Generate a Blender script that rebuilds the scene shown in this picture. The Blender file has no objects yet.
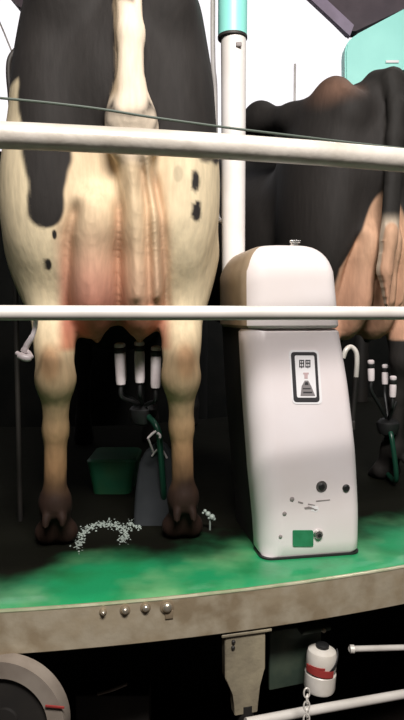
import bpy, bmesh, math, random
import numpy as np
from mathutils import Vector, Matrix
random.seed(4)
SC = bpy.context.scene
COL = SC.collection
PI = math.pi
F = 623.0
EYE = 0.69
PITCH = math.atan(45.0 / F)
# ------------------------------------------------------------------ camera
cd = bpy.data.cameras.new('camera'); cam = bpy.data.objects.new('camera', cd); COL.objects.link(cam)
cam.location = (0, 0, EYE); cam.rotation_euler = (PI / 2 - PITCH, 0, 0)
cd.sensor_fit = 'VERTICAL'; cd.sensor_height = 24; cd.lens = 24 * F / 720.0; cd.clip_start = 0.02
SC.camera = cam

def P(px, py, Y):
    u = (px - 202) / F; v = (360 - py) / F
    d = Vector((u, math.cos(PITCH) + v * math.sin(PITCH), -math.sin(PITCH) + v * math.cos(PITCH)))
    return Vector((0, 0, EYE)) + d * (Y / d.y)

CX, CY, R = -1.048, 5.876, 4.5          # centre and radius of the rotary platform
def ring(phi, r, z):                     # phi: degrees from the -Y direction, positive to the right
    a = math.radians(phi)
    return Vector((CX + r * math.sin(a), CY - r * math.cos(a), z))

# ------------------------------------------------------------------ materials
def mat(name, col, rough=0.6, metal=0.0, col2=None, scale=8.0, lo=0.4, hi=0.65, bump=0.0, bscale=60.0, spec=0.5, col3=None, scale3=30.0, coat=0.0, stretch=None):
    m = bpy.data.materials.new(name); m.use_nodes = True
    n = m.node_tree.nodes; l = m.node_tree.links; b = n['Principled BSDF']
    b.inputs['Roughness'].default_value = rough; b.inputs['Metallic'].default_value = metal
    b.inputs['Specular IOR Level'].default_value = spec
    b.inputs['Coat Weight'].default_value = coat; b.inputs['Coat Roughness'].default_value = 0.15
    b.inputs['Base Color'].default_value = (*col, 1)
    tc = n.new('ShaderNodeTexCoord'); src = tc.outputs['Object']
    if stretch:
        mp = n.new('ShaderNodeMapping'); mp.inputs['Scale'].default_value = stretch
        l.new(src, mp.inputs['Vector']); src = mp.outputs['Vector']
    cur = None
    for c2, s in ((col2, scale), (col3, scale3)):
        if c2 is None: continue
        t = n.new('ShaderNodeTexNoise'); t.inputs['Scale'].default_value = s; t.inputs['Detail'].default_value = 6
        l.new(src, t.inputs['Vector'])
        r = n.new('ShaderNodeMapRange'); r.inputs['From Min'].default_value = lo; r.inputs['From Max'].default_value = hi
        l.new(t.outputs['Fac'], r.inputs['Value'])
        x = n.new('ShaderNodeMix'); x.data_type = 'RGBA'
        l.new(r.outputs['Result'], x.inputs['Factor'])
        if cur is None: x.inputs[6].default_value = (*col, 1)
        else: l.new(cur, x.inputs[6])
        x.inputs[7].default_value = (*c2, 1); cur = x.outputs[2]
    if cur is not None: l.new(cur, b.inputs['Base Color'])
    if bump:
        t = n.new('ShaderNodeTexNoise'); t.inputs['Scale'].default_value = bscale; t.inputs['Detail'].default_value = 4
        l.new(src, t.inputs['Vector'])
        bp = n.new('ShaderNodeBump'); bp.inputs['Strength'].default_value = bump; bp.inputs['Distance'].default_value = 0.01
        l.new(t.outputs['Fac'], bp.inputs['Height']); l.new(bp.outputs['Normal'], b.inputs['Normal'])
    return m

M = {}
M['rail'] = mat('galvanised_steel', (.62, .57, .50), .42, .1, (.46, .41, .34), 9, bump=.15, bscale=40)
M['rail2'] = mat('painted_steel', (.74, .70, .64), .4, .15, (.6, .56, .50), 7)
M['wire'] = mat('wire_green', (.07, .09, .07), .6)
M['fascia'] = mat('fascia_steel', (.37, .30, .20), .5, .25, (.26, .20, .125), 5, col3=(.43, .37, .27), scale3=16, bump=.2, bscale=25)
M['lip'] = mat('worn_steel_lip', (.62, .60, .42), .35, .4, (.30, .38, .20), 12)
M['mat'] = mat('wet_green_rubber', (.015, .30, .11), .32, 0, (.15, .40, .17), 4.5, lo=.48, hi=.7, col3=(.02, .22, .07), scale3=7, bump=.25, bscale=14, coat=.5)
M['bolt'] = mat('zinc_bolt', (.62, .56, .45), .3, .8)
M['washer'] = mat('rusty_washer', (.30, .23, .15), .5, .4)
M['dark'] = mat('dark_steel', (.020, .018, .016), .6, .2, (.035, .03, .025), 6)
M['black'] = mat('black_rubber', (.012, .012, .012), .5)
M['ground'] = mat('dark_wet_concrete', (.028, .022, .018), .6, 0, (.05, .038, .032), 3, bump=.3)
M['drum'] = mat('dark_green_painted_wall', (.006, .007, .006), .85, 0, (.012, .012, .010), 4, spec=.2)
M['shell'] = mat('white_plastic', (.80, .74, .74), .38, 0, (.74, .66, .64), 2.5)
M['hood'] = mat('white_plastic_hood', (.82, .77, .76), .35, 0, (.76, .69, .66), 2.5)
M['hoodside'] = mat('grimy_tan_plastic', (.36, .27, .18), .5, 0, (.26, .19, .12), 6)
M['teal'] = mat('teal_enamel', (.24, .66, .57), .4, 0, (.29, .72, .63), 3)
M['teal2'] = mat('pale_teal_enamel', (.36, .82, .72), .5, 0, (.32, .76, .67), 3)
M['post'] = mat('offwhite_enamel', (.80, .76, .72), .4, 0, (.66, .61, .55), 4)
M['sticker'] = mat('sticker_white', (.82, .80, .80), .5)
M['ink'] = mat('ink_black', (.035, .033, .035), .5)
M['inkgrey'] = mat('ink_grey', (.22, .20, .20), .5)
M['inkpink'] = mat('ink_pink', (.55, .40, .40), .5)
M['green'] = mat('green_plastic', (.02, .17, .07), .4, 0, (.03, .22, .10), 30)
M['green2'] = mat('green_block', (.008, .085, .038), .5, 0, (.02, .08, .03), 12)
M['chrome'] = mat('chrome', (.7, .68, .65), .2, .9)
M['scuff'] = mat('scuff_grey', (.25, .22, .21), .7)
M['greyrub'] = mat('grey_rubber', (.030, .033, .036), .7, 0, (.02, .023, .025), 9, spec=.2)
M['hosegreen'] = mat('green_hose', (.01, .06, .035), .35)
M['cup'] = mat('teat_cup_shell', (.78, .70, .70), .3, 0, (.65, .56, .56), 18)
M['froth'] = mat('froth', (.30, .35, .31), .4)
M['bottle'] = mat('milky_plastic', (.72, .68, .62), .35, 0, (.60, .55, .47), 12)
M['red'] = mat('red_strap', (.30, .035, .03), .5)
M['plate'] = mat('dark_green_plate', (.035, .055, .04), .5, .1, (.06, .08, .055), 15)
M['bracket'] = mat('dirty_painted_steel', (.36, .31, .21), .5, .2, (.20, .17, .12), 9, bump=.2)
M['roller'] = mat('pale_nylon', (.27, .23, .19), .5, 0, (.19, .155, .125), 10)
M['roof'] = mat('dark_roof', (.07, .05, .06), .7, 0, (.10, .075, .085), 5)
M['rooff'] = mat('mauve_fascia', (.30, .24, .32), .6, 0, (.24, .19, .25), 6)
M['sheet'] = mat('white_sheet_wall', (.85, .83, .86), .7)

# cow coat: colour comes from a per-point coat pattern, broken up with hair noise
def coat_mat(name, rough=0.75):
    m = bpy.data.materials.new(name); m.use_nodes = True
    n = m.node_tree.nodes; l = m.node_tree.links; b = n['Principled BSDF']
    b.inputs['Roughness'].default_value = rough; b.inputs['Specular IOR Level'].default_value = .25
    a = n.new('ShaderNodeAttribute'); a.attribute_name = 'coat'
    tc = n.new('ShaderNodeTexCoord'); mp = n.new('ShaderNodeMapping'); mp.inputs['Scale'].default_value = (60, 60, 14)
    l.new(tc.outputs['Object'], mp.inputs['Vector'])
    t = n.new('ShaderNodeTexNoise'); t.inputs['Scale'].default_value = 1.0; t.inputs['Detail'].default_value = 5
    l.new(mp.outputs['Vector'], t.inputs['Vector'])
    r = n.new('ShaderNodeMapRange'); r.inputs['From Min'].default_value = .3; r.inputs['From Max'].default_value = .7
    r.inputs['To Min'].default_value = .86; r.inputs['To Max'].default_value = 1.1
    l.new(t.outputs['Fac'], r.inputs['Value'])
    x = n.new('ShaderNodeVectorMath'); x.operation = 'SCALE'
    l.new(a.outputs['Color'], x.inputs[0]); l.new(r.outputs['Result'], x.inputs['Scale'])
    l.new(x.outputs['Vector'], b.inputs['Base Color'])
    bp = n.new('ShaderNodeBump'); bp.inputs['Strength'].default_value = .25; bp.inputs['Distance'].default_value = .006
    l.new(t.outputs['Fac'], bp.inputs['Height']); l.new(bp.outputs['Normal'], b.inputs['Normal'])
    return m
M['coat'] = coat_mat('cow_hide')

def add_muck_and_shade():
    """inner band darkened: muck plus the shade under the cows painted into the colour"""
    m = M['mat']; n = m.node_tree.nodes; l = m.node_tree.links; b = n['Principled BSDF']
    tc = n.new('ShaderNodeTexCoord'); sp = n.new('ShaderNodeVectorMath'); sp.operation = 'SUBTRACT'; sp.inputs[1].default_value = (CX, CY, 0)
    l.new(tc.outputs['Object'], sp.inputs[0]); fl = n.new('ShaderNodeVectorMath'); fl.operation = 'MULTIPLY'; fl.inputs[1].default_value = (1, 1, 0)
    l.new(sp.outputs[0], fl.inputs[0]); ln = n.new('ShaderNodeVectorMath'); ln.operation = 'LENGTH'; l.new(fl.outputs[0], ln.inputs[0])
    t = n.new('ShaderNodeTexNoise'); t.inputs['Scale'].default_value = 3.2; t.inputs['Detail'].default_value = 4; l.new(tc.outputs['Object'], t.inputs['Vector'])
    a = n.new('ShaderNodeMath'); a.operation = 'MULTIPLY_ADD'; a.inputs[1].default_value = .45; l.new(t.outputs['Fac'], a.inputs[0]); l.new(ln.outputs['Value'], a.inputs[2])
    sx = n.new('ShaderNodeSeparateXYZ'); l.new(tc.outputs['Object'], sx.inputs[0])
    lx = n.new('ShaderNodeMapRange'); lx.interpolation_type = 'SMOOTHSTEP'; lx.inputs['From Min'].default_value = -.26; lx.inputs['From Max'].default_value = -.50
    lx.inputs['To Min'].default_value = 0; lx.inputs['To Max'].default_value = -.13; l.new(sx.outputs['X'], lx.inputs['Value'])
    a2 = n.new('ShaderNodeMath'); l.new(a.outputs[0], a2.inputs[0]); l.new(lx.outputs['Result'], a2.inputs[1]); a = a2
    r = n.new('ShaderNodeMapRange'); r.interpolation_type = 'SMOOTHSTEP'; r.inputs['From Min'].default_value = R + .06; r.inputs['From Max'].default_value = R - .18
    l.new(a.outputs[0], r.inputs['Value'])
    x = n.new('ShaderNodeMix'); x.data_type = 'RGBA'; x.inputs[7].default_value = (.0065, .0065, .004, 1)  # near-black muck tone that also holds the painted shade beneath the cows
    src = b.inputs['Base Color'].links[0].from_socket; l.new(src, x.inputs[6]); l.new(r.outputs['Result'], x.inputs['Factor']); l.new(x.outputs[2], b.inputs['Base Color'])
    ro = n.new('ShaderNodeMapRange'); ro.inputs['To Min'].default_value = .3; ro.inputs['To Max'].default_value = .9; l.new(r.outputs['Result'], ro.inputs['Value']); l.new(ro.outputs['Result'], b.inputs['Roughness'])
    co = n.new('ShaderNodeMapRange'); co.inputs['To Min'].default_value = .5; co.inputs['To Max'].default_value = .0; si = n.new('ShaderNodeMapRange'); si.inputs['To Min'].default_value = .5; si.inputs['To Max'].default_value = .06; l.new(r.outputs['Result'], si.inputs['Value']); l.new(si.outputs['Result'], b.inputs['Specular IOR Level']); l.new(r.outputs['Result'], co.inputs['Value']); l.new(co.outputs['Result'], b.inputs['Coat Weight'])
add_muck_and_shade()

# ------------------------------------------------------------------ mesh helpers
def link(name, me, parent=None):
    o = bpy.data.objects.new(name, me); COL.objects.link(o)
    if parent: o.parent = parent
    return o
def obj(name, bm, m, parent=None, smooth=True):
    me = bpy.data.meshes.new(name)
    bmesh.ops.recalc_face_normals(bm, faces=bm.faces)
    if smooth:
        for f in bm.faces: f.smooth = True
        for e in bm.edges:
            if len(e.link_faces) == 2 and e.calc_face_angle(0) > math.radians(38): e.smooth = False
    bm.to_mesh(me); bm.free()
    for mm in (m if isinstance(m, (list, tuple)) else [m]): me.materials.append(mm)
    o = link(name, me, None)
    if parent:
        o.parent = parent
        o.matrix_parent_inverse = parent_world(parent).inverted()
    return o
def parent_world(p):
    mw = Matrix.LocRotScale(p.location, p.rotation_euler, p.scale)
    if p.parent: mw = parent_world(p.parent) @ p.matrix_parent_inverse @ mw
    return mw
def tag(o, label, cat, group=None, kind=None):
    o['label'] = label; o['category'] = cat
    if group: o['group'] = group
    if kind: o['kind'] = kind
    return o
def struct(o): o['kind'] = 'structure'; return o
def thing(name, loc, label, cat, group=None):
    o = bpy.data.objects.new(name, None); COL.objects.link(o); o.location = loc; o.empty_display_size = .05
    return tag(o, label, cat, group)

def add_tube(bm, pts, rad, seg=16, caps=True):
    pts = [Vector(p) for p in pts]; n = len(pts)
    rads = rad if isinstance(rad, (list, tuple)) else [rad] * n
    prev = None; rings = []
    for i, p in enumerate(pts):
        t = (pts[min(i + 1, n - 1)] - pts[max(i - 1, 0)]).normalized()
        if prev is None:
            up = Vector((0, 0, 1)) if abs(t.z) < .9 else Vector((0, 1, 0))
            nx = t.cross(up).normalized()
        else:
            nx = (prev - t * prev.dot(t)).normalized()
        prev = nx; ny = t.cross(nx)
        rings.append([bm.verts.new(p + (nx * math.cos(2 * PI * k / seg) + ny * math.sin(2 * PI * k / seg)) * rads[i]) for k in range(seg)])
    for a, b in zip(rings, rings[1:]):
        for k in range(seg): bm.faces.new((a[k], a[(k + 1) % seg], b[(k + 1) % seg], b[k]))
    if caps:
        bm.faces.new(rings[0][::-1]); bm.faces.new(rings[-1])
    return bm
def spline(pts, n=8):
    pts = [Vector(p) for p in pts]; out = []
    q = [pts[0] * 2 - pts[1]] + pts + [pts[-1] * 2 - pts[-2]]
    for i in range(1, len(q) - 2):
        for k in range(n):
            t = k / n; a, b, c, d = q[i - 1:i + 3]
            out.append(.5 * ((2 * b) + (c - a) * t + (2 * a - 5 * b + 4 * c - d) * t * t + (-a + 3 * b - 3 * c + d) * t ** 3))
    out.append(pts[-1]); return out
def add_lathe(bm, prof, mtx=Matrix.Identity(4), seg=24):
    rings = []
    for r, z in prof:
        rings.append([bm.verts.new(mtx @ Vector((r * math.cos(2 * PI * k / seg), r * math.sin(2 * PI * k / seg), z))) for k in range(seg)])
    for a, b in zip(rings, rings[1:]):
        for k in range(seg): bm.faces.new((a[k], a[(k + 1) % seg], b[(k + 1) % seg], b[k]))
    bm.faces.new(rings[0][::-1]); bm.faces.new(rings[-1])
    return bm
def add_box(bm, c, s, mtx=Matrix.Identity(4), bev=0.0):
    r = bmesh.ops.create_cube(bm, size=1)
    for v in r['verts']: v.co = mtx @ (Vector(c) + Vector((v.co.x * s[0], v.co.y * s[1], v.co.z * s[2])))
    if bev:
        es = list({e for v in r['verts'] for e in v.link_edges})
        bmesh.ops.bevel(bm, geom=es, offset=bev, segments=3, profile=.5, affect='EDGES')
    return bm
def add_poly(bm, pts, thick):       # pts: world points, extruded by the vector thick, bevelled edges
    a = [bm.verts.new(p) for p in pts]; b = [bm.verts.new(Vector(p) + thick) for p in pts]
    bm.faces.new(a); bm.faces.new(b[::-1])
    for i in range(len(a)):
        j = (i + 1) % len(a); bm.faces.new((a[i], b[i], b[j], a[j]))
    return bm
def arc_band(r0, r1, z0, z1, p0, p1, n=160):
    """ring sector slab; outer radius r1"""
    bm = bmesh.new(); rows = []
    for i in range(n + 1):
        p = p0 + (p1 - p0) * i / n
        rows.append([bm.verts.new(ring(p, r, z)) for r, z in ((r0, z0), (r1, z0), (r1, z1), (r0, z1))])
    for a, b in zip(rows, rows[1:]):
        for k in range(4): bm.faces.new((a[k], a[(k + 1) % 4], b[(k + 1) % 4], b[k]))
    bm.faces.new(rows[0]); bm.faces.new(rows[-1][::-1])
    return bm

# ------------------------------------------------------------------ implicit surface for the animals
def ell(c, r, rot=0.0):
    c = np.array(c, float); r = np.array(r, float)
    def f(X, Y, Z):
        x = X - c[0]; y = Y - c[1]; z = Z - c[2]
        if rot:
            ca, sa = math.cos(rot), math.sin(rot); y, z = ca * y + sa * z, -sa * y + ca * z
        k0 = np.sqrt((x / r[0]) ** 2 + (y / r[1]) ** 2 + (z / r[2]) ** 2)
        k1 = np.sqrt((x / r[0] ** 2) ** 2 + (y / r[1] ** 2) ** 2 + (z / r[2] ** 2) ** 2) + 1e-9
        return k0 * (k0 - 1) / k1
    m = max(r) + .1
    return f, c - m, c + m
def cone(a, b, ra, rb, sq=(1, 1, 1)):
    a = np.array(a, float); b = np.array(b, float); d = b - a; L = (d * d).sum()
    def f(X, Y, Z):
        t = np.clip(((X - a[0]) * d[0] + (Y - a[1]) * d[1] + (Z - a[2]) * d[2]) / L, 0, 1)
        return np.sqrt(((X - a[0] - t * d[0]) / sq[0]) ** 2 + ((Y - a[1] - t * d[1]) / sq[1]) ** 2 + ((Z - a[2] - t * d[2]) / sq[2]) ** 2) - (ra + (rb - ra) * t)
    m = max(ra, rb) * max(sq) + .1
    return f, np.minimum(a, b) - m, np.maximum(a, b) + m
def field(prims, lo, hi, h):
    ax = [np.arange(lo[i], hi[i] + h, h) for i in range(3)]
    V = np.full([len(a) for a in ax], .12, np.float32)
    for (f, l0, h0), k in prims:
        s = [slice(max(0, int((l0[i] - lo[i]) / h)), max(1, int((h0[i] - lo[i]) / h) + 2)) for i in range(3)]
        X, Y, Z = np.meshgrid(ax[0][s[0]], ax[1][s[1]], ax[2][s[2]], indexing='ij', sparse=True)
        d = f(X, Y, Z); v = V[s[0], s[1], s[2]]
        if k > 0:
            hh = np.maximum(k - np.abs(d - v), 0) / k
            V[s[0], s[1], s[2]] = np.minimum(d, v) - hh * hh * k * .25
        else:                                            # carve a groove
            k = -k; hh = np.maximum(k - np.abs(-d - v), 0) / k
            V[s[0], s[1], s[2]] = np.maximum(-d, v) + hh * hh * k * .25
    Z = ax[2][None, None, :]
    V = np.maximum(V, .0 - Z)                            # flat soles on the platform
    return V, ax
def nets(V, ax, h):
    S = V < 0
    n = S.shape; c = np.zeros([i - 1 for i in n], np.int8)
    offs = [(i, j, k) for i in (0, 1) for j in (0, 1) for k in (0, 1)]
    for i, j, k in offs: c += S[i:n[0] - 1 + i, j:n[1] - 1 + j, k:n[2] - 1 + k]
    act = (c > 0) & (c < 8); idx = np.argwhere(act)
    vid = np.full(c.shape, -1, np.int64); vid[act] = np.arange(len(idx))
    acc = np.zeros((len(idx), 3)); cnt = np.zeros(len(idx))
    cv = {o: V[idx[:, 0] + o[0], idx[:, 1] + o[1], idx[:, 2] + o[2]] for o in offs}
    for o in offs:
        for a in range(3):
            if o[a]: continue
            p = list(o); p[a] = 1; p = tuple(p); v0 = cv[o]; v1 = cv[p]
            m = (v0 < 0) != (v1 < 0); t = np.where(m, v0 / np.where(m, v0 - v1, 1), 0)
            q = np.tile(np.array(o, float), (len(idx), 1)); q[:, a] = t
            acc += q * m[:, None]; cnt += m
    pos = (idx + acc / cnt[:, None]) * h + np.array([a[0] for a in ax])
    faces = []
    for a in range(3):
        sl0 = [slice(None)] * 3; sl1 = [slice(None)] * 3; sl0[a] = slice(0, -1); sl1[a] = slice(1, None)
        d = S[tuple(sl0)].astype(np.int8) - S[tuple(sl1)].astype(np.int8)
        e = np.argwhere(d != 0); b, g = (a + 1) % 3, (a + 2) % 3
        ok = (e[:, b] > 0) & (e[:, g] > 0) & (e[:, b] < n[b] - 1) & (e[:, g] < n[g] - 1); e = e[ok]
        sg = d[e[:, 0], e[:, 1], e[:, 2]]
        def cell(db, dg):
            q = e.copy(); q[:, b] -= db; q[:, g] -= dg; return vid[q[:, 0], q[:, 1], q[:, 2]]
        Q = np.stack([cell(1, 1), cell(0, 1), cell(0, 0), cell(1, 0)], 1)
        Q[sg < 0] = Q[sg < 0][:, ::-1]; faces.append(Q)
    return pos, np.concatenate(faces)

def sm(a, b, x):
    t = np.clip((x - a) / (b - a), 0, 1); return t * t * (3 - 2 * t)
def hnoise(X, Y, Z, s, seed):
    rg = np.random.RandomState(seed); out = 0
    for i in range(6):
        k = rg.normal(size=3) * s; out = out + np.sin(X * k[0] + Y * k[1] + Z * k[2] + rg.uniform(0, 6.28))
    return out / 3.0

def make_cow(loc, head_deg, lift, kind, label, bulge=1.0):
    L = lambda z: z if z < 1.0 else 1.0 + (z - 1.0) * lift
    def E(c, r, k, rot=0): return (ell((c[0], c[1], L(c[2])), (r[0], r[1], r[2] * (lift if c[2] > 1.0 else 1)), rot), k)
    def Cn(a, b, ra, rb, k, sq=(1, 1, 1)): return (cone((a[0], a[1], L(a[2])), (b[0], b[1], L(b[2])), ra, rb, sq), k)
    p = []
    # trunk
    p.append(E((0, 1.00, 1.03), (.33, .80, .40), .05))
    p.append(E((0, 1.45, 1.10), (.27, .42, .40), .12))
    p.append(E((0, .55, .98), (.30, .50, .34), .12))
    p.append(E((0, .14, 1.25), (.25, .35, .30 if kind == 1 else .262), .10))
    p.append(Cn((0, -.08, 1.46), (0, 1.6, 1.50), .085, .10, .10))
    for s in (-1, 1):
        hx = .228 if kind == 1 else .24
        if kind == 1: p.append(Cn((s * hx, .42, 1.50), (s * .13, -.11, 1.42), .065, .062, .09))      # hook to pin ridge
        else:
            p.append(Cn((s * hx, .42, 1.50), (s * .20, .18, 1.455), .065, .05, .06)); p.append(Cn((s * .20, .18, 1.455), (s * .15, -.02, 1.44), .05, .062, .06))
            p.append(E((s * .152, -.04, 1.46), (.075, .085, .082), .03))
        p.append(E((s * .13, -.13, 1.40), (.065, .055, .07), .05))
        p.append(E((s * (hx + .005), .42, 1.51), (.06, .09, .07), .05))
        p.append(E((s * .165 - (.012 if s < 0 and kind == 1 else 0), .03, 1.14), (.122, .205, .34), .07))               # rump muscle
        p.append(E((s * .185 - (.022 if s < 0 and kind == 1 else 0), .05, 1.0), (.105 + (.018 if s < 0 and kind == 1 else 0), .20, .27), .06))                 # thigh
        p.append(Cn((s * .205, .07, .86), (s * .180, -.035, .60), .088, .048, .07))      # gaskin
        p.append(Cn((s * .180, -.035, .62), (s * .176, -.06, .52), .047, .050, .04))     # hock
        p.append(Cn((s * .176, -.105, .565), (s * .176, -.075, .50), .022, .030, .04))   # point of hock
        p.append(Cn((s * .176, -.055, .51), (s * .182, -.015, .36), .046, .033, .04))
        p.append(Cn((s * .182, -.015, .36), (s * .190, .015, .16), .033, .034, .03))     # shank
        p.append(E((s * .190, .02, .135), (.044, .046, .045), .03))                      # fetlock
        p.append(Cn((s * .190, .02, .13), (s * .192, .055, .06), .040, .045, .03))       # pastern
        for q in (-1, 1):
            p.append(Cn((s * .192 + q * .026, .06, .035), (s * .192 + q * .022, .115, .005), .040, .028, .012))  # cloven hoof
            p.append(Cn((s * .19 + q * .024, -.025, .105), (s * .19 + q * .024, -.035, .085), .014, .012, .01))  # dew claws
        # fore leg
        p.append(E((s * .20, 1.55, 1.10), (.11, .20, .34), .08))
        p.append(Cn((s * .20, 1.56, .92), (s * .18, 1.50, .48), .10, .052, .08))
        p.append(Cn((s * .18, 1.50, .48), (s * .18, 1.50, .14), .048, .034, .04))
        p.append(Cn((s * .18, 1.50, .13), (s * .18, 1.55, .03), .040, .055, .03))
    # neck and head
    p.append(Cn((0, 1.65, 1.22), (0, 2.12, 1.12), .21, .135, .12))
    p.append(Cn((0, 2.15, 1.14), (0, 2.30, 1.04), .125, .10, .06))
    p.append(Cn((0, 2.30, 1.02), (0, 2.48, .80), .10, .070, .05))
    p.append(E((0, 2.50, .77), (.075, .06, .055), .03))
    for s in (-1, 1):
        p.append(Cn((s * .09, 2.13, 1.20), (s * .21, 2.10, 1.19), .035, .022, .03, (1, .5, 1)))
        p.append(E((s * .10, 2.27, 1.07), (.025, .03, .025), .03))
    # udder: two halves with a cleft, fore quarters, folds, teats
    uz = 0.0 if kind == 1 else -.03
    for s in (-1, 1):
        p.append(E((s * .066 + (-.010 if s < 0 else -.004), -.015, .855 + uz), (.092 if s < 0 else .084, .135, .235), .04))
        p.append(E((s * .072, .12, .79 + uz), (.10, .19, .155), .05))
        p.append(Cn((s * .062, -.055, 1.17), (s * .062, -.10, .95), .06, .075, .06))
        p.append(Cn((s * .065, .03, .67 + uz), (s * .062, .03, .615 + uz), .020, .013, .02))
        p.append(Cn((s * .065, .18, .68 + uz), (s * .062, .18, .62 + uz), .020, .013, .02))
    p.append(Cn((.085, -.115, 1.15), (.108, -.140, .95), .016, .020, .03))               # skin folds
    p.append(Cn((.108, -.140, .95), (.112, -.105, .76), .020, .006, .03))
    p.append(Cn((.048, -.150, 1.12), (.052, -.158, .97), .013, .015, .025))
    p.append(Cn((.052, -.158, .97), (.056, -.130, .80), .015, .004, .03))
    # vulva and tail
    p.append(E((0, -.165, 1.33), (.035, .04, .07), .03))
    tp = [(0, -.09, 1.52), (.015, -.17, 1.51), (.03, -.215, 1.40), (.036, -.228, 1.30), (.034, -.232, 1.16 if kind == 1 else .95)]
    if kind == 2: tp = [tp[0], tp[1]] + [(x - .03 - .02 * i, y, z) for i, (x, y, z) in enumerate(tp[2:])]
    tr = [.050, .042, .034, .033, .036]
    tails = []
    for i in range(4):
        t = Cn(tp[i], tp[i + 1], tr[i], tr[i + 1], .02, (1, .75, 1)); tails.append(t); p.append(t)
    if kind == 1:
        sw = [Cn((.03, -.226, 1.20), (.004, -.200, 1.10), .036, .034, .015, (1, .7, 1)), Cn((.04, -.226, 1.20), (.082, -.195, 1.10), .032, .028, .015, (1, .7, 1)), Cn((.036, -.205, 1.14), (.045, -.150, .97), .058, .020, .04, (1, .8, 1))]
    else:
        sw = [Cn((-.036, -.232, .97), (-.05, -.225, .85), .036, .030, .015, (1, .7, 1)), Cn((-.05, -.225, .85), (-.03, -.215, .72), .030, .010, .015, (1, .7, 1))]
    tails += sw; p += sw
    h = .0086
    lo = (-.42, -.33, -.03); hi = (.42, 2.62, L(1.62) + .05)
    V, ax = field(p, lo, hi, h)
    pos, fc = nets(V, ax, h)
    me = bpy.data.meshes.new('cow'); me.vertices.add(len(pos)); me.vertices.foreach_set('co', pos.astype(np.float32).ravel())
    me.loops.add(fc.size); me.loops.foreach_set('vertex_index', fc.astype(np.int32).ravel())
    me.polygons.add(len(fc)); me.polygons.foreach_set('loop_start', np.arange(0, fc.size, 4, dtype=np.int32))
    me.polygons.foreach_set('use_smooth', np.ones(len(fc), bool))
    me.update(calc_edges=True); me.validate()
    # light smoothing, then coat pattern
    bm = bmesh.new(); bm.from_mesh(me)
    for _ in range(3): bmesh.ops.smooth_vert(bm, verts=bm.verts, factor=.5, use_axis_x=True, use_axis_y=True, use_axis_z=True)
    es = [e for e in bm.edges if all(abs(v.co.x) < .19 and v.co.y < .06 and .62 < v.co.z < 1.18 for v in e.verts)]
    bmesh.ops.subdivide_edges(bm, edges=es, cuts=2, use_grid_fill=True)
    bmesh.ops.triangulate(bm, faces=[f for f in bm.faces if len(f.verts) > 4])
    for f in bm.faces: f.smooth = True
    fv = [v for v in bm.verts if abs(v.co.x) < .20 and v.co.y < .12 and .64 < v.co.z < 1.16]
    for _ in range(24): bmesh.ops.smooth_vert(bm, verts=fv, factor=.5, use_axis_x=True, use_axis_y=True, use_axis_z=True)
    bm.to_mesh(me); bm.free()
    co = np.empty(len(me.vertices) * 3, np.float32); me.vertices.foreach_get('co', co); co = co.reshape(-1, 3)
    X, Y, Z = co[:, 0], co[:, 1], co[:, 2]
    nrm = np.empty(len(co) * 3, np.float32); me.vertices.foreach_get('normal', nrm); nrm = nrm.reshape(-1, 3)
    rear = sm(.35, -.15, nrm[:, 1]) * (Y < .12) * (Z < 1.2)
    crease = np.zeros(len(co)); dy = np.zeros(len(co))
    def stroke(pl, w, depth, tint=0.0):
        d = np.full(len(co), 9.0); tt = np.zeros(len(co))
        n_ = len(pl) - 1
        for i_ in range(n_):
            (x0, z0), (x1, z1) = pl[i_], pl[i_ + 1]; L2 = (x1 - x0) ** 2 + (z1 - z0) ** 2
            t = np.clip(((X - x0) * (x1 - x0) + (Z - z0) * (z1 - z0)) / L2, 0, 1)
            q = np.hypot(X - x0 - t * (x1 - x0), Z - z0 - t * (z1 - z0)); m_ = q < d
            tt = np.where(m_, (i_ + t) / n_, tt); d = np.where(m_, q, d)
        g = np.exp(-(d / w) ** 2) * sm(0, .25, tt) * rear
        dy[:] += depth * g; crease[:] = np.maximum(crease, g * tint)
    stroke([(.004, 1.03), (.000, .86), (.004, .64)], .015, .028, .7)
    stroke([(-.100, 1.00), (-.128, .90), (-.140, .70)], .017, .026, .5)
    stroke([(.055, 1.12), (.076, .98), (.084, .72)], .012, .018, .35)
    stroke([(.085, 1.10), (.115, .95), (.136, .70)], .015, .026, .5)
    stroke([(.066, 1.13), (.092, .98), (.108, .74)], .013, -.016)
    stroke([(.030, 1.10), (.040, .98), (.048, .74)], .016, -.012)
    stroke([(-.055, 1.05), (-.066, .88), (-.066, .72)], .045, -.022)
    co[:, 1] += dy; me.vertices.foreach_set('co', co.ravel()); me.update()
    bm = bmesh.new(); bm.from_mesh(me); fv = [v for v in bm.verts if abs(v.co.x) < .18 and v.co.y < .1 and .6 < v.co.z < 1.16]
    for _ in range(4): bmesh.ops.smooth_vert(bm, verts=fv, factor=.5, use_axis_x=True, use_axis_y=True, use_axis_z=True)
    bm.to_mesh(me); bm.free()
    me.vertices.foreach_get('co', co.reshape(-1))
    wob = hnoise(X, Y, Z, 16, 3) * .012 + hnoise(X, Y, Z, 45, 5) * .006
    def mix(a, b, t): return a * (1 - t[:, None]) + np.array(b)[None, :] * t[:, None]
    white = np.array([.70, .58, .38]); blackc = [.022, .019, .017]
    base = np.tile(white, (len(co), 1))
    # bare skin of the udder
    hw = np.full(len(co), .15) if kind == 1 else .03 + .14 * np.clip((1.16 - Z) / .30, 0, 1)
    ud = sm(hw + .018, hw - .018, np.abs(X + (.01 if kind == 1 else -.0))) * sm(1.18, 1.08, Z) * sm(.585, .60, Z) * sm(.45, .38, Y)
    low = sm(.98, .72, Z)
    skin = mix(np.tile(np.array([.68, .52, .33]), (len(co), 1)), [.58, .27, .19], low * (.45 + .55 * sm(.05, -.03, X)))
    skin = mix(skin, [.42, .13, .08], sm(.76, .67, Z) * .8)
    skin = mix(skin, [.40, .17, .09], crease * .75)
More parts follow.
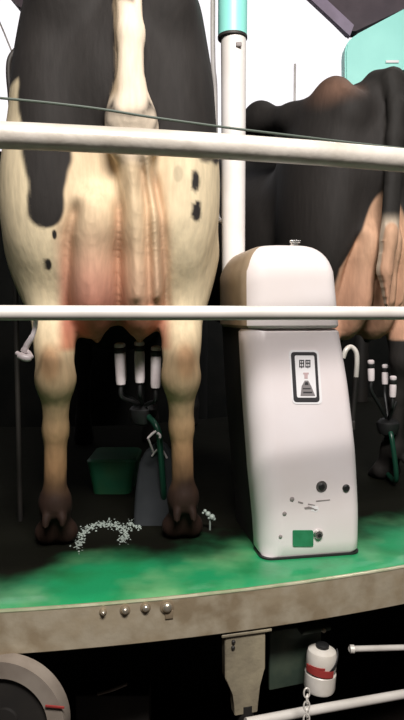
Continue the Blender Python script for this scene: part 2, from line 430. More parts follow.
    base = base * (1 - ud[:, None]) + skin * ud[:, None]
    if kind == 1:
        b = sm(-.008, .008, Z - (1.128 + .008 * np.sin(X * 21)) + wob)
        b = b * sm(-.008, .008, np.maximum(X + .255 + wob, Z - 1.30))
        wd = .047 + .016 * sm(1.0, 1.12, Z)
        tng = np.sqrt(((X + .178 + .05 * (1.1 - Z) * .6) / wd) ** 2 + (np.maximum(0, .965 - Z) / .05) ** 2)
        b = np.maximum(b, sm(1.12, .9, tng + wob * 8) * (Z < 1.25) * (Y < .1))
        for sx, sz, rx, rz in ((.205, 1.045, .012, .028), (.208, .965, .013, .022), (.213, .985, .008, .010), (-.185, .825, .008, .014), (-.165, .90, .006, .012), (.158, 1.06, .012, .02)):
            dd = np.sqrt(((X - sx) / rx) ** 2 + ((Z - sz) / rz) ** 2)
            b = np.maximum(b, sm(1.3, .8, dd + wob * 6) * (Y < .05) * (1 if sx != .158 else .25))
        b = np.maximum(b, sm(.22, .28, Y + wob) * sm(.50, .60, Z)); b = np.maximum(b, sm(.3, .5, Y))
        hock = np.sqrt(((np.abs(X) - .185) / .035) ** 2 + ((Z - .56) / .06) ** 2)
        base = mix(base, [.40, .20, .10], sm(1.2, .4, hock) * sm(0, .1, .15 - Y) * .75)
        leg = sm(.72, .50, Z) * (Y < .3)
        base = mix(base, [.44, .26, .12], leg * (.6 + .25 * sm(.5, .3, Z)))
        base = mix(base, [.22, .11, .05], sm(.48, .22, Z) * (Y < .3) * .8)
        base = mix(base, [.022, .010, .006], sm(.29, .14, Z + wob * 2))
    else:
        b = np.maximum(1 - ud, 0); b = sm(.2, .8, b + wob * 1.5)
        base = mix(base, [.50, .27, .15], np.full(len(co), .6))
        base = mix(base, [.52, .30, .20], np.full(len(co), .6))
    if kind == 2:
        pin = np.sqrt(((X + .155) / .09) ** 2 + ((Y + .05) / .13) ** 2 + ((Z - L(1.47)) / .085) ** 2)
        bl = mix(np.tile(np.array(blackc), (len(co), 1)), [.16, .085, .055], sm(1.3, .3, pin))  # brown sheen over the pin bone painted into the black coat
    else: bl = np.tile(np.array(blackc), (len(co), 1))
    base = base * (1 - b[:, None]) + bl * b[:, None]
    # tail
    d = np.full(len(co), 1.0)
    for (f, _, _), k in tails: d = np.minimum(d, f(X, Y, Z))
    tl = sm(.012, .004, d) * (sm(1.06, 1.11, Z) if kind == 1 else 1)
    if kind == 1:
        zt = L(1.47)
        tcol = mix(np.tile(np.array([.72, .60, .46]), (len(co), 1)), [.40, .30, .19], sm(.016, -.004, X) * sm(1.2, 1.25, Z))
        dk = sm(1.445, 1.465, Z + wob) * sm(.0, .008, X) * np.maximum(sm(.050, .040, X), sm(1.50, 1.53, Z))
        tcol = mix(tcol, [.05, .018, .014], dk)
    else:
        tcol = mix(np.tile(np.array([.02, .018, .016]), (len(co), 1)), [.55, .45, .34], sm(1.06, 1.0, Z))
    base = base * (1 - tl[:, None]) + tcol * tl[:, None]
    at = me.color_attributes.new('coat', 'FLOAT_COLOR', 'POINT')
    at.data.foreach_set('color', np.concatenate([base, np.ones((len(co), 1))], 1).astype(np.float32).ravel())
    me.materials.append(M['coat'])
    o = link('cow', me); o.location = loc; o.rotation_euler = (0, 0, math.radians(head_deg))
    tag(o, label, 'cow', None)
    for s in (-1, 1):
        bm = bmesh.new(); bmesh.ops.create_uvsphere(bm, u_segments=16, v_segments=10, radius=.018)
        for v in bm.verts: v.co += Vector((s * .118, 2.28, L(1.07)))
        me2 = bpy.data.meshes.new('eye')
        for f in bm.faces: f.smooth = True
        bm.to_mesh(me2); bm.free(); me2.materials.append(M['black'])
        link('eye', me2, o)
    return o

cow1 = make_cow((-.243, 1.815, 0), 8, 1.28, 1, 'black and white cow seen from behind, full pale pink udder above pale legs', 1.0)
cow2 = make_cow((.622, 2.48, 0), 20, 1.06, 2, 'dark cow beyond the white milking cabinet, half cut off at the right', 1.0)

# ------------------------------------------------------------------ rotary platform
plat = thing('rotary_platform', ring(0, R, 0), 'round platform with green wet rubber floor and tan steel rim the cows stand on', 'platform')
P0, P1 = -75, 75
bm = bmesh.new(); nphi = 300; rr = [R - .012] + [R - .03 - 2.4 * (i / 60) for i in range(61)]
grid = []
for i in range(nphi + 1):
    ph = P0 + (P1 - P0) * i / nphi
    grid.append([bm.verts.new(ring(ph, r, (0.0 if j else -.006))) for j, r in enumerate(rr)])
for a, b in zip(grid, grid[1:]):
    for j in range(len(rr) - 1): bm.faces.new((a[j], a[j + 1], b[j + 1], b[j]))
ext = bmesh.ops.extrude_face_region(bm, geom=list(bm.faces))
for g in ext['geom']:
    if isinstance(g, bmesh.types.BMVert): g.co.z -= .03
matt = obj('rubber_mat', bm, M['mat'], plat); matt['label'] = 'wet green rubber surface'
obj('edge_rim', arc_band(R - .012, R, -.108, -.002, P0, P1), M['fascia'], plat)
bm = bmesh.new(); add_tube(bm, [ring(P0 + (P1 - P0) * i / 200, R - .003, -.004) for i in range(201)], .0045, 8); obj('rim_lip', bm, M['lip'], plat)['label'] = 'worn bright top edge'
obj('under_frame', arc_band(2.1, R - .015, -.10, -.032, P0, P1), M['dark'], plat)
obj('under_flange', arc_band(R - .10, R - .012, -.116, -.104, P0, P1), M['bracket'], plat)
def facing(p, out=.0):    # matrix at p whose -Y axis points outward from the platform's centre
    d = Vector((p.x - CX, p.y - CY, 0)).normalized()
    zx = Vector((-d.y, d.x, 0))
    return Matrix(((zx.x, -d.x, 0, p.x + d.x * out), (zx.y, -d.y, 0, p.y + d.y * out), (0, 0, 1, p.z), (0, 0, 0, 1)))
def on_ring(px, py, r):   # point where the pixel's ray meets the cylinder of radius r
    best = None
    a = P(px, py, 1.0) - Vector((0, 0, EYE)); ex = -CX; ey = -CY
    A = a.x ** 2 + a.y ** 2; B = 2 * (a.x * ex + a.y * ey); C = ex * ex + ey * ey - r * r
    t = (-B - math.sqrt(B * B - 4 * A * C)) / (2 * A)
    return Vector((0, 0, EYE)) + a * t
RX90 = Matrix.Rotation(PI / 2, 4, 'X')
for px, py, s in ((103, 611.5, .6), (125, 609.5, .85), (145.5, 607, .85), (167, 606.5, 1.15)):
    q = on_ring(px, py, R); m4 = facing(q)
    bm = bmesh.new(); add_lathe(bm, [(.015 * s, 0), (.015 * s, .003), (.012 * s, .004)], m4 @ RX90, 20)
    w = obj('bolt', bm, M['washer'], plat)
    bm = bmesh.new(); add_lathe(bm, [(.0105 * s, .003), (.0105 * s, .006), (.009 * s, .010), (.005 * s, .013), (.001, .0135)], m4 @ RX90, 14)
    obj('bolt_head', bm, M['bolt'], w)
q = on_ring(169, 614, R); m4 = facing(q)
bm = bmesh.new(); add_box(bm, (0, -.002, 0), (.020, .004, .022), m4, .0015); obj('rim_tab', bm, M['washer'], plat)
# bracket under the rim
q = on_ring(244, 640, R - .03); m4 = facing(Vector((q.x, q.y, 0)))
brk = thing('platform_bracket', (q.x, q.y, -.11), 'tan steel bracket hanging under the platform rim left of the white canister', 'bracket')
bm = bmesh.new(); add_box(bm, (0, 0, -.120), (.135, .05, .008), m4, .002); obj('top_flange', bm, M['bracket'], brk)
bm = bmesh.new()
prof = [(-.057, -.124), (.052, -.124), (.052, -.225), (.036, -.27), (.032, -.34), (-.030, -.34), (-.034, -.28), (-.056, -.235)]
add_poly(bm, [m4 @ Vector((x, -.018, z)) for x, z in prof], m4.to_3x3() @ Vector((0, .03, 0))); bmesh.ops.bevel(bm, geom=list(bm.edges), offset=.002, segments=2, affect='EDGES')
obj('bracket_plate', bm, M['bracket'], brk)
bm = bmesh.new(); add_tube(bm, [m4 @ Vector((.005, 0, -.32)), m4 @ Vector((.005, 0, -.99))], .022, 14); obj('bracket_leg', bm, M['dark'], brk)
for dx, dz in ((-.035, -.14), (-.036, -.155)):
    bm = bmesh.new(); add_lathe(bm, [(.005, 0), (.005, .004), (.003, .006)], m4 @ Matrix.Translation((dx, -.018, dz)) @ RX90, 12); obj('bracket_bolt', bm, M['dark'], brk)

# white canister under the rim
def rot_to(m4, ang): return m4 @ Matrix.Rotation(ang, 4, 'Y')
q = on_ring(319, 690, R - .06); m4 = facing(Vector((q.x, q.y, q.z)))
can = thing('plastic_canister', q, 'white plastic canister with red and black straps hanging under the platform rim', 'canister')
mc = rot_to(m4, math.radians(4))
bm = bmesh.new(); add_lathe(bm, [(.030, 0), (.040, .004), (.043, .012), (.043, .052), (.0395, .056), (.0395, .062), (.042, .066), (.041, .105), (.038, .114), (.028, .120), (.018, .122)], mc, 32); obj('canister_body', bm, M['bottle'], can)
bm = bmesh.new(); add_lathe(bm, [(.018, .118), (.018, .130), (.015, .132)], mc, 24); obj('canister_cap', bm, M['black'], can)
def strap(z0, z1, th0, th1, rad, wd, m, name):
    bm = bmesh.new(); pr = None
    for i in range(17):
        t = i / 16; a = math.radians(th0 + (th1 - th0) * t); z = z0 + (z1 - z0) * t
        c = [mc @ Vector((r * math.cos(a), r * math.sin(a), z + dz)) for r, dz in ((rad, -wd), (rad + .003, -wd), (rad + .003, wd), (rad, wd))]
        v = [bm.verts.new(x) for x in c]
        if pr:
            for k in range(4): bm.faces.new((pr[k], pr[(k + 1) % 4], v[(k + 1) % 4], v[k]))
        else: bm.faces.new(v)
        pr = v
    bm.faces.new(pr[::-1]); obj(name, bm, m, can)
strap(.072, .066, 180, 290, .042, .009, M['red'], 'red_strap')
strap(.066, .112, 265, 350, .041, .0055, M['black'], 'black_strap')
strap(.080, .082, 195, 255, .041, .0025, M['red'], 'red_strap')
bm = bmesh.new(); add_box(bm, (-.045, .060, .075), (.16, .012, .17), m4, .003); obj('mounting_plate', bm, M['plate'], can)
bm = bmesh.new(); add_box(bm, (.005, .05, .155), (.09, .05, .012), m4, .003); obj('hanger', bm, M['plate'], can)
bm = bmesh.new(); add_lathe(bm, [(.006, 0), (.006, .005), (.003, .008)], m4 @ Matrix.Translation((.022, .020, .158)) @ RX90, 12); obj('plate_bolt', bm, M['bolt'], can)
# tilt line of pipes
bm = bmesh.new(); add_tube(bm, [P(246, 723, 1.50), P(300, 712.5, 1.56), P(404, 694, 1.70), P(520, 673, 1.86)], .0125, 16)
tag(obj('water_pipe', bm, M['rail2']), 'pale pipe running low under the platform below the white canister', 'pipe')
bm = bmesh.new(); add_tube(bm, [P(350, 649, 1.72), P(404, 647.5, 1.80), P(520, 646, 1.95)], .0085, 12); add_lathe(bm, [(.012, -.006), (.012, .006)], Matrix.Translation(P(352, 649, 1.72)) @ Matrix.Rotation(PI / 2, 4, 'Y'), 12)
tag(obj('steel_rod', bm, M['rail2']), 'thin pale rod under the platform rim at the right edge', 'rod')
# chain
ch = thing('hanging_chain', P(306, 690, 1.50), 'short chain hanging in front of the pale pipe below the white canister', 'chain')
for i in range(7):
    c = P(306, 690, 1.50) + Vector((.0015 * (i % 2), -.012, -.017 * i)); bm = bmesh.new(); pts = []
    for k in range(17):
        a = 2 * PI * k / 16; pts.append(c + Vector((.0075 * math.cos(a) * (1 if i % 2 == 0 else .35), .0075 * math.cos(a) * (0.2 if i % 2 == 0 else .9), .0125 * math.sin(a))))
    add_tube(bm, pts, .0022, 8, caps=False); obj('chain_link', bm, M['rail2'], ch)
# support roller at lower left
c = P(9, 716, 1.40)
rl = thing('support_roller', c, 'pale ring of a round roller under the platform at the lower left', 'roller')
mr = Matrix.Translation(c) @ Matrix.Rotation(math.radians(-8), 4, 'Z') @ RX90
def annulus(r0, r1, d, m):
    bm = bmesh.new(); add = [(r0, -d), (r0 + .004, -d - .004), (r1 - .008, -d - .004), (r1, -d + .004), (r1, d), (r0, d)]
    seg = 64; rings = []
    for r, z in add: rings.append([bm.verts.new(m @ Vector((r * math.cos(2 * PI * k / seg), r * math.sin(2 * PI * k / seg), z))) for k in range(seg)])
    for i in range(len(rings)):
        a = rings[i]; b = rings[(i + 1) % len(rings)]
        for k in range(seg): bm.faces.new((a[k], a[(k + 1) % seg], b[(k + 1) % seg], b[k]))
    return bm
obj('roller_rim', annulus(.104, .144, .022, mr), M['roller'], rl)
bm = bmesh.new(); add_lathe(bm, [(.103, -.015), (.103, .010), (.03, .014), (.03, .022), (.01, .024)], mr, 48); obj('roller_disc', bm, M['dark'], rl)
bm = bmesh.new(); add_box(bm, (.124, .052, .0275), (.045, .005, .003), mr @ Matrix.Rotation(0, 4, 'Z'), .0006); obj('roller_mark', bm, M['red'], rl)
bm = bmesh.new(); add_tube(bm, [c + Vector((0, .03, 0)), c + Vector((.02, .20, 0)), c + Vector((.02, .22, -.5)), c + Vector((.02, .22, -.70))], .02, 12); obj('roller_stand', bm, M['dark'], rl)
ps = thing('pipe_stand', P(112, 690, 1.75), 'short dull pipe end on a dark stand in the gloom under the platform', 'stand')
bm = bmesh.new(); add_tube(bm, spline([P(98, 694, 1.75), P(112, 690, 1.73), P(127, 684, 1.72)]), .0045, 8); obj('pipe_end', bm, M['roller'], ps)
q = P(112, 692, 1.78); bm = bmesh.new(); add_box(bm, (q.x, q.y + .04, (q.z - 1.02) / 2), (.22, .08, q.z + 1.0), bev=.005); obj('stand_body', bm, M['dark'], ps)

# ------------------------------------------------------------------ safety rails and wire in front
def rail_pts(spec, n=40, p0=-45, p1=45):   # spec (r, z)
    return [ring(p0 + (p1 - p0) * i / n, spec[0], spec[1]) for i in range(n + 1)]
fence = thing('safety_rail', ring(-45, 4.745, -1.0), 'pale round steel rail fence crossing in front of the cows', 'railing')
bm = bmesh.new(); add_tube(bm, rail_pts((4.745, 1.022)), .0245, 24); obj('top_rail', bm, M['rail'], fence)
bm = bmesh.new(); add_tube(bm, rail_pts((4.745, .694)), .0145, 20); obj('lower_rail', bm, M['rail2'], fence)
for ph in (-45, 45):
    bm = bmesh.new(); add_tube(bm, [ring(ph, 4.745, -1.0), ring(ph, 4.745, 1.04)], .03, 20); obj('fence_post', bm, M['rail'], fence)
wire_px = [(-60, 92), (0, 98), (50, 103), (100, 109), (150, 117), (200, 124), (250, 130.5), (304, 137), (350, 142.5), (404, 148.5), (470, 155)]
bm = bmesh.new(); add_tube(bm, spline([on_ring(x, y, 4.69) for x, y in wire_px], 4), .0026, 8)
tag(obj('wire', bm, M['wire']), 'thin dark wire stretched just above the top rail', 'wire')

# ------------------------------------------------------------------ milking cabinet between the cows
def floor_pt(px, py):
    a = P(px, py, 1.0) - Vector((0, 0, EYE)); t = -EYE / a.z; return Vector((0, 0, EYE)) + a * t
B0 = floor_pt(309.5, 557.5)
YAW = math.radians(10)
MB = Matrix.Translation(B0) @ Matrix.Rotation(YAW, 4, 'Z')
cab = thing('milking_cabinet', B0, 'tall white plastic milking cabinet standing on the green platform between two cows', 'cabinet')
def loft(secs, m, n=9, cap=True):
    """secs: (z, xl, xr, yf, yb, rfl, rfr, rb) rounded rectangles"""
    bm = bmesh.new(); rings = []
    for z, xl, xr, yf, yb, r1, r2, r3 in secs:
        pts = []
        for cx, cy, r, a0 in ((xl + r1, yf + r1, r1, 180), (xr - r2, yf + r2, r2, 270), (xr - r3, yb - r3, r3, 0), (xl + r3, yb - r3, r3, 90)):
            for k in range(n):
                a = math.radians(a0 + 90 * k / (n - 1)); pts.append((cx + r * math.cos(a), cy + r * math.sin(a), z))
        rings.append([bm.verts.new(m @ Vector(q)) for q in pts])
    N = len(rings[0])
    for a, b in zip(rings, rings[1:]):
        for k in range(N): bm.faces.new((a[k], a[(k + 1) % N], b[(k + 1) % N], b[k]))
    bm.faces.new(rings[0][::-1]); bm.faces.new(rings[-1]); return bm
ZS = .655
def xl(z): return np.interp(z, [0, .10, .25, .45, ZS, .80, .9], [-.139, -.146, -.162, -.178, -.190, -.192, -.185])
def xr(z): return np.interp(z, [0, .12, .3, .5, ZS, .8, .9], [.156, .153, .138, .112, .085, .068, .05])
secs = [(.004, xl(0) + .006, xr(0) - .006, .006, .10, .03, .03, .01)]
for z in np.linspace(.014, ZS - .012, 22): secs.append((z, xl(z), xr(z), 0 - .012 * math.sin(PI * z / .66), .10, .062, .032, .01))
secs.append((ZS - .004, xl(ZS) + .008, xr(ZS) - .006, .008, .10, .035, .03, .01))
fcv = obj('front_cover', loft(secs, MB), M['shell'], cab)
secs = [(ZS - .002, xl(ZS) + .004, xr(ZS) - .006, -.002, .37, .06, .035, .06)]
for z in (ZS + .006, .70, .74, .78, .81): secs.append((z, xl(z) - .004, xr(z), -.012, .38, .065, .04, .06))
for i in range(1, 9):
    a = i / 8 * PI / 2; z = .81 + .075 * math.sin(a); k = (1 - math.cos(a)) * .060
    secs.append((z, xl(z) + k * 1.0, xr(z) - k * .9, -.012 + k, .38 - k * .5, .062, .045, .05))
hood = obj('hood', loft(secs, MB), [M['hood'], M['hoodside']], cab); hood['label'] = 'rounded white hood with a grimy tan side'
for f in hood.data.polygons:                     # left flank and back of the hood are grimy
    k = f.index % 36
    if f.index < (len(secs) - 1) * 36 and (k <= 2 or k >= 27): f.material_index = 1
secs = [(z, xl(z) + .006, xr(z) - .010, .09, .37, .01, .01, .03) for z in np.linspace(.0, ZS, 10)]
obj('rear_housing', loft(secs, MB), M['dark'], cab)['label'] = 'dark housing behind the white cover'
# knob on the hood
bm = bmesh.new(); mk = MB @ Matrix.Translation((-.030, .07, .878))
add_lathe(bm, [(.020, 0), (.020, .006), (.010, .008), (.010, .016), (.006, .018)], mk, 16); add_box(bm, (0, 0, .021), (.030, .010, .008), mk, .002); add_box(bm, (-.008, 0, .014), (.007, .02, .010), mk, .002)
obj('hood_latch', bm, M['chrome'], cab)
# details laid on the front face: local plane y = front surface
def fy(z): return -.012 * math.sin(PI * z / .66)
def front_pt(px, py):      # local x, z where the pixel ray meets the cover's front plane
    o = MB.inverted() @ Vector((0, 0, EYE)); d = MB.inverted().to_3x3() @ (P(px, py, 1.0) - Vector((0, 0, EYE)))
    y = 0
    for _ in range(4):
        t = (y - o.y) / d.y; z = o.z + d.z * t; y = fy(z)
    return o.x + d.x * t, z
def decal(name, pix, th, m, parent, off=0.0):
    bm = bmesh.new(); pts = []
    for x, y in pix:
        lx, lz = front_pt(x, y); pts.append(MB @ Vector((lx, fy(lz) - off, lz)))
    add_poly(bm, pts, MB.to_3x3() @ Vector((0, -th, 0)))
    return obj(name, bm, m, parent, smooth=False)
def rrect(x0, y0, x1, y1, r, sk=0.0, n=5):
    out = []
    for cx, cy, a0 in ((x1 - r, y0 + r, -90), (x1 - r, y1 - r, 0), (x0 + r, y1 - r, 90), (x0 + r, y0 + r, 180)):
        for k in range(n):
            a = math.radians(a0 + 90 * k / (n - 1)); y = cy + r * math.sin(a); out.append((cx + r * math.cos(a) + sk * (y - y0), y))
    return out
st = decal('sticker', rrect(288.6, 350, 318.5, 404, 4, .07), .0012, M['sticker'], cab, .0002); st['label'] = 'white warning sticker with black border, small characters and a pictogram'
# border as ring
bm = bmesh.new(); outr = rrect(290.5, 352, 316.5, 402, 3.2, .06); inr = rrect(294.3, 355.2, 314.0, 397.5, 1.6, .06)
def lp(x, y, off): lx, lz = front_pt(x, y); return MB @ Vector((lx, fy(lz) - off, lz))
A = [bm.verts.new(lp(x, y, .0014)) for x, y in outr]; Bv = [bm.verts.new(lp(x, y, .0014)) for x, y in inr]
A2 = [bm.verts.new(lp(x, y, .0022)) for x, y in outr]; B2 = [bm.verts.new(lp(x, y, .0022)) for x, y in inr]
for k in range(len(A)):
    j = (k + 1) % len(A)
    bm.faces.new((A2[k], A2[j], B2[j], B2[k])); bm.faces.new((A[k], A[j], A2[j], A2[k])); bm.faces.new((Bv[k], B2[k], B2[j], Bv[j])); bm.faces.new((A[k], Bv[k], Bv[j], A[j]))
obj('sticker_border', bm, M['ink'], st, smooth=False)
def marks(name, rects, m):
    bm = bmesh.new()
    for poly in rects:
        add_poly(bm, [lp(x, y, .0014) for x, y in poly], MB.to_3x3() @ Vector((0, -.0006, 0)))
    return obj(name, bm, m, st, smooth=False)
R4 = lambda a, b, c, d: [(a, b), (c, b), (c, d), (a, d)]
# two small block characters
ch1 = []
for ox in (299.0, 305.2):
    ch1 += [R4(ox, 359.8, ox + 5.0, 360.8), R4(ox, 362.6, ox + 5.0, 363.6), R4(ox, 366.2, ox + 5.0, 367.2), R4(ox, 360.8, ox + 1.0, 366.2), R4(ox + 4.0, 360.8, ox + 5.0, 366.2), R4(ox + 2.1, 360.8, ox + 2.9, 368.2)]
marks('sticker_characters', ch1, M['ink'])
marks('sticker_bar', [R4(303, 372.5, 308.5, 374.3), R4(304.2, 374.3, 307.5, 378.5)], M['inkpink'])
marks('sticker_pictogram', [[(304.5, 380.5), (308, 380.5), (311, 386), (315, 395.8), (300.4, 395.8), (301.5, 386)]], M['inkgrey'])
marks('sticker_pictogram_detail', [[(305, 382), (307.5, 382), (308.4, 385), (304.4, 385)], R4(302.5, 388, 310.5, 389.2), R4(303.0, 391.6, 312.0, 393.2)], M['ink'])
# green button, screws, holes, scuffs near the foot
g = decal('green_plate', rrect(292.5, 530, 313.0, 545.8, 1.5), .004, M['green'], cab); g['label'] = 'small green plate near the foot'
def disc(name, px, py, r, prof, m, parent=cab):
    lx, lz = front_pt(px, py); bm = bmesh.new()
    add_lathe(bm, [(a * r, b) for a, b in prof], MB @ Matrix.Translation((lx, fy(lz), lz)) @ RX90, 20); return obj(name, bm, m, parent)
k = disc('chrome_stud', 318.0, 534, .014, [(1, -.001), (1, .004), (.8, .009), (.5, .009)], M['chrome'])
disc('stud_hole', 318.4, 534.5, .006, [(1, .008), (1, .0095)], M['black'], k)
for px, py, r, m in ((321.5, 486.5, .011, 'black'), (346.0, 488, .0125, 'black')):
    w = disc('cover_bolt', px, py, r * (1.5 if px < 330 else .9), [(1, -.001), (1, .001)], M['chrome' if px < 330 else 'scuff'])
    disc('bolt_hole', px, py, r * .85, [(1, 0), (1, .003), (.7, .006)], M[m], w)
for px, py, r in ((292, 499, .0065), (284.5, 513.5, .006), (280.5, 536.5, .005)):
    disc('small_screw', px, py, r, [(1, -.001), (1, .0015), (.6, .003)], M['scuff'])
sc = [[(304, 507.5), (309, 506.3), (314, 508.2), (315, 509.6), (309, 509), (305, 509.3)], [(298, 501), (303, 502.4), (303, 504), (298, 502.6)], [(316, 500.5), (330, 499.3), (330, 500.3), (316, 501.8)], [(308, 503.5), (315, 504.8), (315, 505.6), (308, 504.7)], [(313, 508.5), (318, 509.5), (315, 511.0)]]
for i, s in enumerate(sc):
    decal('scuff_mark', s, .0008, M['scuff'], cab)
decal('chipped_patch', [(312, 505.5), (318, 506.5), (319, 509.5), (316, 512), (311, 510.8)], .0006, M['sticker'], cab)
# dark rubber foot strip
secs = [(z, xl(0) - .002, xr(0) + .002, -.003, .10, .035, .032, .01) for z in (0, .005)]
obj('base_gasket', loft(secs, MB), M['black'], cab)
# hose hook on the far side of the cabinet
hk = thing('hose_hook', P(352, 380, 2.0), 'small grey curved hook behind the right side of the white cabinet', 'hook')
bm = bmesh.new(); add_tube(bm, spline([P(343, 358, 1.99), P(346, 350, 1.99), P(351, 347, 2.0), P(356, 352, 2.0), P(357, 362, 2.0), P(356, 378, 2.0)]), .008, 12)
obj('hook_tube', bm, M['rail2'], hk)
bm = bmesh.new(); add_box(bm, tuple(P(349, 425, 1.99)), (.035, .03, .03), bev=.004); add_tube(bm, [P(356, 377, 2.0), P(352, 425, 2.0)], .0085, 12); obj('hook_mount', bm, M['dark'], hk)
bm = bmesh.new(); add_tube(bm, [P(350, 425, 1.99), Vector((P(350, 425, 1.99).x, 1.99, 0))], .008, 10); obj('hook_stem', bm, M['dark'], hk)

# ------------------------------------------------------------------ posts and tubes
PY = 2.03
pc = P(233.5, 250, PY); pc.z = .80
po = thing('round_post', pc, 'thick round post, teal above and off-white below, rising from the back of the white cabinet', 'post')
bm = bmesh.new(); add_tube(bm, [pc, P(233.5, 38, PY)], [.037, .040], 28); obj('lower_post', bm, M['post'], po)['label'] = 'off-white lower section'
bm = bmesh.new(); add_tube(bm, [P(232.5, 38, PY), Vector((P(232.5, 38, PY).x, PY, 3.40))], .046, 28); obj('upper_sleeve', bm, M['teal'], po)['label'] = 'teal upper sleeve'
bm = bmesh.new(); add_tube(bm, [P(232.5, 39, PY), P(232.5, 36.5, PY)], .0468, 28); obj('collar', bm, M['dark'], po)
bm = bmesh.new(); add_box(bm, tuple(P(238, 50, PY) + Vector((0, -.041, 0))), (.018, .008, .014), bev=.003); obj('clip', bm, M['scuff'], po)
a = P(215.5, 130, 2.20)
bm = bmesh.new(); add_tube(bm, spline([P(228, 222, 2.03), P(221, 221, 2.08), P(217, 214, 2.14), P(216, 190, 2.2), P(215.5, 130, 2.20), P(215, 85, 2.20), P(213, 55, 2.2), P(213, -60, 2.2), Vector((P(213, -60, 2.2).x, 2.2, 3.40))], 6), .0085, 12)
tag(obj('vacuum_tube', bm, M['post']), 'thin pale upright tube between the pale-uddered cow and the teal-topped post', 'tube')
# bent stall bar at the upper left
s = [P(30, 42, 2.10), P(22, 45.5, 2.08), P(15, 51, 2.06), P(9.5, 60, 2.05), P(8.5, 75, 2.05), P(10.5, 100, 2.05), P(12.5, 150, 2.05)]
e = P(12.5, 150, 2.05)
bm = bmesh.new(); add_tube(bm, spline(s + [Vector((e.x, e.y, .6)), Vector((e.x, e.y, 0))], 6), .0085, 14)
tag(obj('stall_bar', bm, M['dark']), 'dark bent stall bar left of the black and white cow', 'bar')
# hanging clip under lower rail at left
c0 = P(36, 321, 1.62)
cl = thing('plastic_clip', c0, 'small white twisted clip hanging beside the left leg of the near cow', 'clip')
bm = bmesh.new(); add_tube(bm, spline([P(36, 318, 1.58), P(35, 328, 1.60), P(32, 337, 1.60), P(27, 345, 1.60), P(24, 352, 1.60)], 5), [.006] * 10 + [.008] * 8 + [.010] * 3, 10); obj('clip_shank', bm, M['cup'], cl)
bm = bmesh.new(); add_tube(bm, spline([P(17, 353, 1.60), P(21, 356, 1.59), P(27, 358, 1.59), P(32, 356, 1.60)], 5), [.006] * 4 + [.010] * 9 + [.007] * 3, 10); add_tube(bm, spline([P(24, 350, 1.60), P(28, 352, 1.60), P(31, 356, 1.60)], 5), .006, 10); obj('clip_end', bm, M['cup'], cl)
bm = bmesh.new(); add_tube(bm, spline([P(36, 318, 1.58), P(36.5, 312, 1.50), P(37, 311, on_ring(37, 311, 4.745).y)], 4), .003, 8); obj('clip_cord', bm, M['dark'], cl)

# ------------------------------------------------------------------ milking clusters
def cluster(cups, claw, hose, label, rad=.0155, hh=.098):
    t = thing('milking_cluster', claw, label, 'milking cluster', 'milking clusters under the udders')
    for top in cups:
        top = Vector(top); dirv = (Vector(claw) - top); dirv.z = -1.2; dirv.x *= .6; dirv.y *= .6; dirv.normalize()
        rot = Vector((0, 0, -1)).rotation_difference(dirv).to_matrix().to_4x4(); m = Matrix.Translation(top) @ rot
        bm = bmesh.new(); add_lathe(bm, [(rad * .9, -hh), (rad * 1.0, -hh + .01), (rad * 1.05, -.01), (rad * .95, 0)], m, 20); sh = obj('teat_cup', bm, M['cup'], t)
        bm = bmesh.new(); add_lathe(bm, [(rad * 1.0, 0), (rad * 1.12, .004), (rad * 1.12, .014), (rad * .9, .017)], m, 20); obj('cup_mouth', bm, M['black'], sh)
        bm = bmesh.new(); add_lathe(bm, [(rad * .9, .0165), (rad * 1.05, .020), (rad * 1.0, .028), (rad * .6, .032)], m, 20); obj('cup_lip', bm, M['cup'], sh)
        b0 = m @ Vector((0, 0, -hh)); bm = bmesh.new()
        add_tube(bm, spline([b0, b0 + dirv * .04, (b0 + Vector(claw)) / 2 + Vector((0, 0, -.01)), Vector(claw) + Vector((0, 0, .015))], 5), .007, 10); obj('milk_tube', bm, M['black'], t)
    bm = bmesh.new(); add_lathe(bm, [(.012, -.045), (.035, -.035), (.045, -.01), (.045, .01), (.03, .025), (.01, .03)], Matrix.Translation(claw), 24); obj('claw', bm, M['black'], t)
    bm = bmesh.new(); add_tube(bm, spline([Vector(claw)] + hose, 8), .010, 12); obj('long_hose', bm, M['hosegreen'], t)
    return t
cu = [P(119.5, 353, 1.92), P(139.5, 351, 1.92), P(156, 356, 1.90), P(121, 352, 2.10)]
cluster(cu, P(143, 412, 2.02), [P(150, 418, 1.98), P(157, 428, 1.95), P(160, 445, 1.96), Vector((P(163, 500, 2.0).x, 2.05, .06)), Vector((P(150, 500, 2.0).x, 2.4, .02))], 'milking cups hanging under the pale pink udder of the near cow')
cu = [P(371, 368, 2.42), P(393, 384, 2.38), P(385, 372, 2.55), P(400, 372, 2.5)]
cluster(cu, P(388, 425, 2.5), [P(392, 440, 2.45), P(396, 480, 2.45), Vector((P(396, 480, 2.45).x, 2.6, .03))], 'milking cups hanging under the dark cow at the right edge', .013, .05)
# white clip pieces on hose
bm = bmesh.new(); add_tube(bm, spline([P(148, 438, 1.93), P(152, 434, 1.93), P(156, 431, 1.93)], 4), .004, 8); add_tube(bm, spline([P(157, 433, 1.925), P(160, 435, 1.925), P(160, 438, 1.925)], 4), .004, 8); add_tube(bm, [P(148, 438, 1.93), P(151, 446, 1.95), P(153, 452, 1.97)], .0035, 8)
tag(obj('hose_clip', bm, M['cup']), 'small white clip on the green hose above the grey hump', 'clip')
